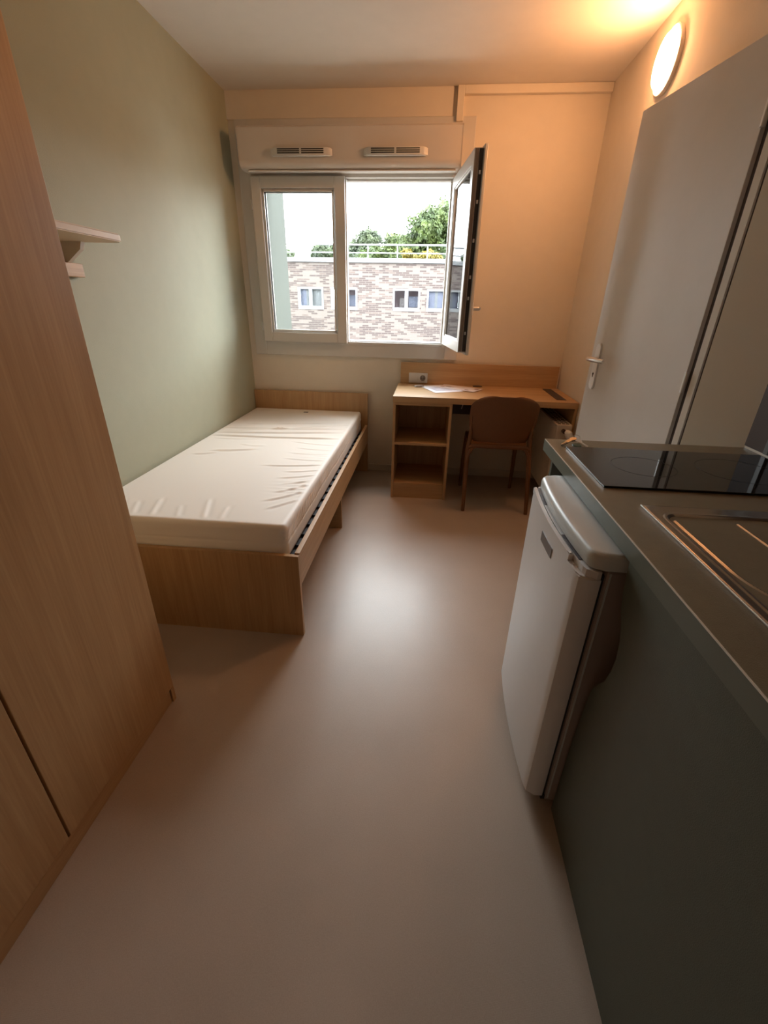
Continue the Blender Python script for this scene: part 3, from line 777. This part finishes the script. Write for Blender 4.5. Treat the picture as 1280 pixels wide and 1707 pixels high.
# wall upstand line
obj('wall_seal', bx(XK-.0028, XK-.0005, CY0, CY1, CT, CT+.007), 'arris', ku)
sp = obj('splashback', bx(XK-.006, XK-.0005, CY0, 1.556, CT+.008, 1.50, bev=.001), 'splash'); tag(sp, 'dark brown splashback panel on wall above the worktop', 'splashback')

obj('hob_reflection_strip', bx(XK-.012, XK-.0062, 1.438, 1.458, CT+.009, 1.50, bev=.001), 'greypl', sp)  # added strip, mostly unseen, to give the hob its pale reflection
# hob
hb = thing('hob', 'black glass ceramic hob set in olive worktop', 'hob', (.77, 1.27, CT))
obj('glass_plate', bx(.470, 1.068, 1.100, 1.449, CT+.0005, CT+.0065, bev=.0007), 'hob', hb)
for cx_, cy_, rr_ in ((.64, 1.275, .085), (.90, 1.275, .105)):
    bm = lathe(B(), [(rr_, 0), (rr_+.0015, 0), (rr_+.0015, .0002), (rr_, .0002)], (cx_, cy_, CT+.0066), (0, 0, 1), n=64)
    obj('cooking_zone', bm, 'blackpl', hb)

# sink: pressed steel top as one height field
sn = thing('sink', 'stainless steel inset sink with ribbed drainer in the worktop', 'sink', (.77, .5, CT))
SX0, SX1, SY0, SY1 = .519, 1.020, .05, .996
def rrect(x, y, x0, x1, y0, y1, r_):
    cx_, cy_ = (x0+x1)/2, (y0+y1)/2; dx = abs(x-cx_)-(x1-x0)/2+r_; dy = abs(y-cy_)-(y1-y0)/2+r_
    return math.hypot(max(dx, 0), max(dy, 0))+min(max(dx, dy), 0)-r_
def sinkz(x, y):
    z = CT+.0032
    e = min(x-SX0, SX1-x, y-SY0, SY1-y)
    z -= .0030*(1-smoothstep(0, .004, e))
    d = rrect(x, y, .546, .992, .08, .948, .030)
    z -= .008*(1-smoothstep(-.012, 0, d))
    z += .0012*math.exp(-((d-.004)/.003)**2)
    dr_ = smoothstep(.930, .905, y)*0+1
    # ribs on the drainer
    for rx in (.560, .690, .820, .950):
        curve = 0
        if rx == .560: curve = .10*smoothstep(.72, .48, y)*1.0 if False else .09*(1-smoothstep(.50, .72, y))**1.3
        dd = x-(rx+curve)
        z += .0075*math.exp(-(dd/.0055)**2)*(smoothstep(.46, .50, y) if rx != .56 else smoothstep(.43, .46, y))*(1-smoothstep(.918, .928, y))
    b2 = rrect(x, y, .58, .96, .11, .44, .05)
    z -= .0  # bowl handled by its own part
    return z
bm = B(); nx_, ny_ = 240, 260; G = []
ax_ = [SX0+(SX1-SX0)*i/nx_ for i in range(nx_+1)]; ay_ = [SY0+(SY1-SY0)*j/ny_ for j in range(ny_+1)]
def bowl(x, y):
    d = rrect(x, y, .59, .95, .11, .42, .05); return .0*d if d > 0 else -.0378*min(1, -d/.03)*.6
for x in ax_:
    G.append([bm.verts.new((x, y, sinkz(x, y)+bowl(x, y)*0)) for y in ay_])
for i in range(nx_):
    for j in range(ny_):
        xc_, yc_ = (ax_[i]+ax_[i+1])/2, (ay_[j]+ay_[j+1])/2
        bm.faces.new((G[i][j], G[i+1][j], G[i+1][j+1], G[i][j+1]))
obj('drainer_top', bm, 'steel', sn, smooth=True, sharp=80)
obj('rim_edge', bx(SX0-.0012, SX0+.0025, SY0, SY1, CT+.0004, CT+.0036, bev=.001), 'satin', sn)
bm = lathe(B(), [(.17, .0), (.172, .003), (.165, .004), (.155, .001), (.05, .0004), (0, .0004)], (.775, .27, CT-.0022), (0, 0, 1), n=48)
obj('bowl_ring', bm, 'steel', sn, smooth=True)

# keys
kz = CT+.0005
ky = thing('key_bunch', 'bunch of keys on ring with dark green tag at worktop corner', 'keys', (.505, 1.50, kz))
bm = B(); R_ = .013; c_ = Vector((.522, 1.525, kz+.012))
tube(bm, [c_+Vector((R_*math.cos(a), .006*math.sin(a), R_*.95*math.sin(a))) for a in [2*math.pi*k/24 for k in range(25)]], .0011, n=8, cap=False)
obj('key_ring', bm, 'satin', ky, smooth=True)
def key(p, ang, L, mat, tip, z, tilt):
    bm = B(); lathe(bm, [(0, 0), (.011, 0), (.0115, .001), (.011, .0022), (0, .0022)], (0, 0, 0), (0, 0, 1), n=20)
    box(bm, .009, L, -.0035, .0035, 0, .0022, bev=.0004)
    for k in range(4): box(bm, L-.006-k*.007, L-.003-k*.007, -.0055, -.0034, .0002, .0020)
    T_ = Matrix.Translation((p[0], p[1], z)) @ Matrix.Rotation(ang, 4, 'Z') @ Matrix.Rotation(tilt, 4, 'Y')
    xf(bm, T_); k_ = obj('key', bm, mat, ky, smooth=True, sharp=30)
    if tip:
        bm = bx(.011, L*.62, -.0075, .0075, -.0006, .0030, bev=.001); xf(bm, T_); obj('key_sleeve', bm, tip, k_)
key((.505, 1.505), math.radians(215), .052, 'brass', 'brass', kz+.016, .26)
key((.500, 1.500), math.radians(222), .056, 'blackpl', None, kz+.013, .20)
key((.523, 1.500), math.radians(-62), .042, 'satin', None, kz+.011, .20)
bm = lathe(B(), [(0, 0), (.015, 0), (.0165, .0015), (.015, .0045), (0, .005)], (0, 0, 0), (0, 0, 1), n=28)
xf(bm, Matrix.Translation((.512, 1.478, kz)) @ Matrix.Diagonal((.9, 1.15, 1, 1)))
obj('key_tag', bm, 'tag', ky, smooth=True)

# ------------------------------------------------------------------ fridge
fr = thing('fridge', 'white undercounter fridge with bowed door below the worktop', 'fridge', (.64, 1.06, 0))
FY0, FY1, FZT = .820, 1.312, .838
FX = .402
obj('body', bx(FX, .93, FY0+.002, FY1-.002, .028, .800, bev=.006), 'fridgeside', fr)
# top plate overhanging, front edge bowed
def bowx(y, x0, bow): t = (y-FY0)/(FY1-FY0)*2-1; return x0-bow*(1-t*t)
nn = 60
pts = [(.93, FY0), (.93, FY1)]
rc = .014
fr_ = []
for k in range(nn+1):
    y = FY1-(FY1-FY0)*k/nn
    e_ = min(y-FY0, FY1-y); q_ = max(0, 1-e_/.030); c_ = .030*(1-math.sqrt(max(0, 1-q_*q_)))
    fr_.append((bowx(y, .368, .015)+c_, y))
out = pts+fr_; bm = B(); mcx, mcy = (.93+.36)/2, (FY0+FY1)/2; rings = []
for z_, ins in ((.801, .001), (.803, 0), (.826, 0), (.831, .0015), (.835, .0045), (.8372, .009), (FZT, .015)):
    kx_, ky_ = 1-ins/.285, 1-ins/.246
    rings.append([bm.verts.new((mcx+(x-mcx)*kx_, mcy+(y-mcy)*ky_, z_)) for x, y in out])
for a_, c_ in zip(rings, rings[1:]):
    for k in range(len(out)): k2 = (k+1) % len(out); bm.faces.new((a_[k], a_[k2], c_[k2], c_[k]))
bm.faces.new(rings[0][::-1]); bm.faces.new(rings[-1])
obj('top_plate', bm, 'fridgetop', fr, smooth=True, sharp=50)
# door
dpts = [(FX-.008, FY0+.001), (FX-.008, FY1-.001)]
front = []
nn = 40
for k in range(nn+1):
    y = FY1-(FY1-FY0)*k/nn; e_ = min(y-FY0, FY1-y); q_ = max(0, 1-e_/.022); c_ = .022*(1-math.sqrt(max(0, 1-q_*q_)))
    front.append((bowx(y, .350, .014)+c_, y))
bm = prism(B(), dpts+front, 'z', .045, .780)
bmesh.ops.bevel(bm, geom=[e for e in bm.edges if abs(e.verts[0].co.z-e.verts[1].co.z) < 1e-5], offset=.003, segments=2, affect='EDGES')
fd = obj('fridge_door', bm, 'fridge', fr, smooth=True, sharp=40)
# handle rail along the door top: glossy lip, finger recesses painted dark behind
lip = [(bowx(y, .351, .016), y) for y in [FY1-.012-(FY1-FY0-.085)*k/24 for k in range(25)]]
lipb = [(x+.010, y) for x, y in lip[::-1]]
bm = prism(B(), lip+lipb, 'z', .7805, .798); bmesh.ops.bevel(bm, geom=[e for e in bm.edges if min(v.co.z for v in e.verts) > .797], offset=.003, segments=2, affect='EDGES')
hr = obj('handle_rail', bm, 'fridge', fd, smooth=True, sharp=40)
obj('door_cap', prism(B(), [(x+.012, y) for x, y in front]+[(FX-.010, FY0+.001), (FX-.010, FY1-.001)], 'z', .7802, .7975), 'fridge', fd)
for a0, a1 in ((1.165, 1.290), (.870, .985)):
    pp = [(bowx(y, .3630, .015), y) for y in [a0+(a1-a0)*k/8 for k in range(9)]]
    obj('recess_shade_strip', prism(B(), pp+[(x+.0095, y) for x, y in pp[::-1]], 'z', .7976, .7985), 'slot', fd)  # flat dark strips stand in for the shade inside the recesses
pp = [(bowx(y, .3495, .014)-.0012, y) for y in [.988+.10*k/6 for k in range(7)]]
sk_ = .012
bm = prism(B(), pp+[(x+.003, y) for x, y in pp[::-1]], 'z', .727, .754)
obj('name_badge', bm, 'badge', fd)
obj('door_seal', bx(FX-.0078, FX-.0002, FY0+.008, FY1-.008, .05, .785), 'gasket', fr)
obj('trim_line', bx(FX+.006, FX+.010, FY0+.0003, FY0+.0018, .04, .795), 'fridgetop', fr)
obj('hinge_foot', bx(FX-.010, FX+.002, FY0+.004, FY0+.02, .030, .046), 'blackpl', fr)
for x, y in ((.44, FY0+.04), (.44, FY1-.04), (.89, FY0+.04), (.89, FY1-.04)):
    obj('foot', lathe(B(), [(0, 0), (.018, 0), (.018, .0275), (0, .0275)], (x, y, 0), (0, 0, 1), n=20), 'blackpl', fr)

# ------------------------------------------------------------------ building across the street
D = 22.0
ab = thing('apartment_building', 'low mottled brick building with white windows and roof railing outside', 'building', (0, D+.8, -7))
W0, W1 = 1.02, 1.94
wins = [(-11.2, -9.97), (-9.05, -7.82), (-6.13, -4.94), (-4.60, -3.37), (-1.756, -.526), (-.226, 1.53), (3.2, 4.43), (4.95, 6.18), (7.9, 9.13)]
bm = B(); xa = -18
for x0, x1 in wins:
    box(bm, xa, x0, D, D+.3, -7, 2.93); box(bm, x0, x1, D, D+.3, -7, W0); box(bm, x0, x1, D, D+.3, W1, 2.93); xa = x1
box(bm, xa, 18, D, D+.3, -7, 2.93)
obj('brick_wall', bm, 'brick', ab)
obj('roof_slab', bx(-18, 18, D+.31, D+1.6, 2.6, 2.8), 'roof', ab)
obj('parapet_coping', bx(-18, 18, D-.08, D+.42, 2.935, 3.11, bev=.01), 'white_ext', ab)
obj('gable_wall', bx(-18.3, -18.001, D, D+1.6, -7, 2.93), 'brick', ab)
obj('gable_wall', bx(18.001, 18.3, D, D+1.6, -7, 2.93), 'brick', ab)
for i, (x0, x1) in enumerate(wins):
    xm = (x0+x1)/2; t = .085
    bm = B(); y0_, y1_ = D-.02, D+.10
    box(bm, x0, x0+t, y0_, y1_, W0, W1); box(bm, x1-t, x1, y0_, y1_, W0, W1)
    box(bm, x0+t, x1-t, y0_, y1_, W0, W0+.15); box(bm, x0+t, x1-t, y0_, y1_, W1-t, W1); box(bm, xm-.075, xm+.075, y0_, y1_, W0+.15, W1-t)
    fo = obj('window', bm, 'white_ext', ab)
    for a, c in ((x0+t, xm-.075), (xm+.075, x1-t)):
        obj('pane', bx(a, c, D+.04, D+.05, W0+.15, W1-t), 'glass', fo)
    dark = i in (3, 4)
    if dark:
        obj('room_back', bx(x0+.02, x1-.02, D+.9, D+.95, W0, W1), 'mauve', fo)
        obj('monitor', bx(xm+.10, xm+.50, D+.35, D+.40, W0+.17, W0+.62), 'blind', fo)
        obj('chair_back', bx(xm-.32, xm-.12, D+.35, D+.40, W0+.17, W0+.55), 'slot', fo)
    else:
        obj('blind', bx(x0+t, xm-.03, D+.12, D+.14, W0+.1, W1-.02), 'blind', fo)
        obj('blind', bx(xm+.03, x1-t, D+.12, D+.14, W0+.1, W1-.02), 'blind' if i % 2 else 'curtain', fo)
        obj('curtain', bx(x0+t+.28, x0+t+.40, D+.108, D+.118, W0+.1, W1-.02), 'curtain', fo)
rl = obj('railing', tube(B(), [(-18, D+.15, 3.63), (18, D+.15, 3.63)], .035, n=8), 'white_ext', ab, smooth=True)
obj('rail', tube(B(), [(-18, D+.15, 3.32), (18, D+.15, 3.32)], .026, n=8), 'white_ext', rl, smooth=True)
for k in range(-9, 14):
    px = -5.53+k*1.306
    if -18 < px < 18: obj('post', tube(B(), [(px, D+.15, 3.11), (px, D+.15, 3.66)], .028, n=8), 'white_ext', rl, smooth=True)

# trees beyond the roof
def tree(name, x, y, z0, blobs, leafmat_, label, nleaf, ls=.095, cat='tree'):
    t = thing(name, label, cat, (x, y, z0), 'trees beyond the brick building')
    rnd = random.Random(hash_(label))
    zc = min(b_[2] for b_ in blobs)
    obj('trunk', tube(B(), [(x, y, z0), (x+.1, y, (z0+zc)/2), (x, y, zc)], [.28, .2, .12], n=10), 'bark', t, smooth=True)
    for b_ in blobs:
        obj('branch', tube(B(), [(x, y, zc-1.0), ((x+b_[0])/2, (y+b_[1])/2, (zc-1.0+b_[2])/2+.2), (b_[0], b_[1], b_[2])], [.11, .07, .03], n=6), 'bark', t, smooth=True)
    verts = []; faces = []
    tot = sum(b_[3]**2 for b_ in blobs)
    for bx_, by_, bz_, r_ in blobs:
        n_ = int(nleaf*r_*r_/tot)
        for _ in range(n_):
            d = Vector((rnd.gauss(0, 1), rnd.gauss(0, 1), rnd.gauss(0, 1))).normalized()
            nn_ = .72+.45*mathutils.noise.noise(d*2.3+Vector((bx_, by_, bz_)))
            rr_ = r_*nn_*(1-.45*rnd.random()**2)+r_*.12*rnd.random()
            c = Vector((bx_, by_, bz_))+Vector((d.x, d.y, d.z*.85))*rr_
            a = Vector((rnd.gauss(0, 1), rnd.gauss(0, 1), rnd.gauss(0, 1))).normalized(); b2 = d.cross(a).normalized()
            a2 = b2.cross(d+a*.6).normalized(); s = ls*(.6+.8*rnd.random()); i0 = len(verts)
            verts += [c-a2*s, c+b2*s*.5, c+a2*s, c-b2*s*.5]; faces.append((i0, i0+1, i0+2, i0+3))
    me = bpy.data.meshes.new('foliage'); o0 = Vector((x, y, z0)); me.from_pydata([v-o0 for v in verts], [], faces)
    me.materials.append(MT[leafmat_]); o = bpy.data.objects.new('foliage', me); COL.objects.link(o); o.parent = t; o['kind'] = 'stuff'
def hash_(s): return sum(ord(c)*(i+3) for i, c in enumerate(s))
Y_ = 27.0; Sx = Y_/22.0
def Q(x, z): return (x*Sx, (z-1.3)*Sx+1.3)   # positions read at 22 m moved out to 27 m
def bl(lst, dy=0): return [(Q(x, z)[0], Y_+dy+.4*((i*7) % 3-1), Q(x, z)[1], r_*Sx) for i, (x, z, r_) in enumerate(lst)]
tree('broadleaf_tree', 0.1*Sx, Y_, -7, bl([(-.3, 4.2, 1.0), (.6, 4.5, 1.1), (-1.0, 3.6, .8), (1.5, 3.9, 1.1), (0.1, 3.2, 1.1), (1.2, 3.0, 1.0)]), 'leaf_green', 'tallest green tree beyond the roof, seen beside the open sash', 26000)
Y_ = 33.0; Sx = Y_/22.0
tree('broadleaf_tree', -2.9*Sx, Y_+.8, -7, bl([(-2.9, 3.75, .68), (-3.5, 3.4, .6), (-2.4, 3.3, .6), (-3.0, 3.0, .9)], .8), 'leaf_dark', 'grey-green tree with pointed crown beyond the roof, centre of the view', 15000)
Y_ = 30.0; Sx = Y_/22.0
tree('broadleaf_tree', -1.6*Sx, Y_+.2, -7, bl([(-1.75, 3.6, .55), (-1.3, 3.5, .6), (-2.1, 3.15, .6), (-1.4, 3.0, .8), (-2.7, 3.1, .6)]), 'leaf_green', 'lower light green tree beyond the roof between two taller ones', 15000)
Y_ = 27.0; Sx = Y_/22.0
tree('broadleaf_tree', -4.7*Sx, Y_, -7, bl([(-4.9, 3.2, .55), (-4.4, 3.2, .55), (-5.4, 3.0, .4), (-3.9, 3.0, .5)]), 'leaf_dark', 'small tree beyond the roof seen through the closed left sash', 6000)
tree('broadleaf_tree', -6.4*Sx, Y_, -7, bl([(-6.4, 3.1, .45), (-7.2, 3.3, .7), (-8.2, 3.4, .8)]), 'leaf_dark', 'sparse tree beyond the roof at far left of the view', 3500)
Y_ = 24.5; Sx = Y_/22.0
tree('yellow_tree', -.7*Sx, Y_, -7, bl([(-1.15, 3.25, .28), (-.95, 3.1, .30), (-.45, 3.25, .25), (-.2, 3.2, .32), (.1, 3.15, .28), (-.7, 3.05, .28)]), 'leaf_yellow', 'yellow-leaved small tree just behind the roof railing', 4200, ls=.07)
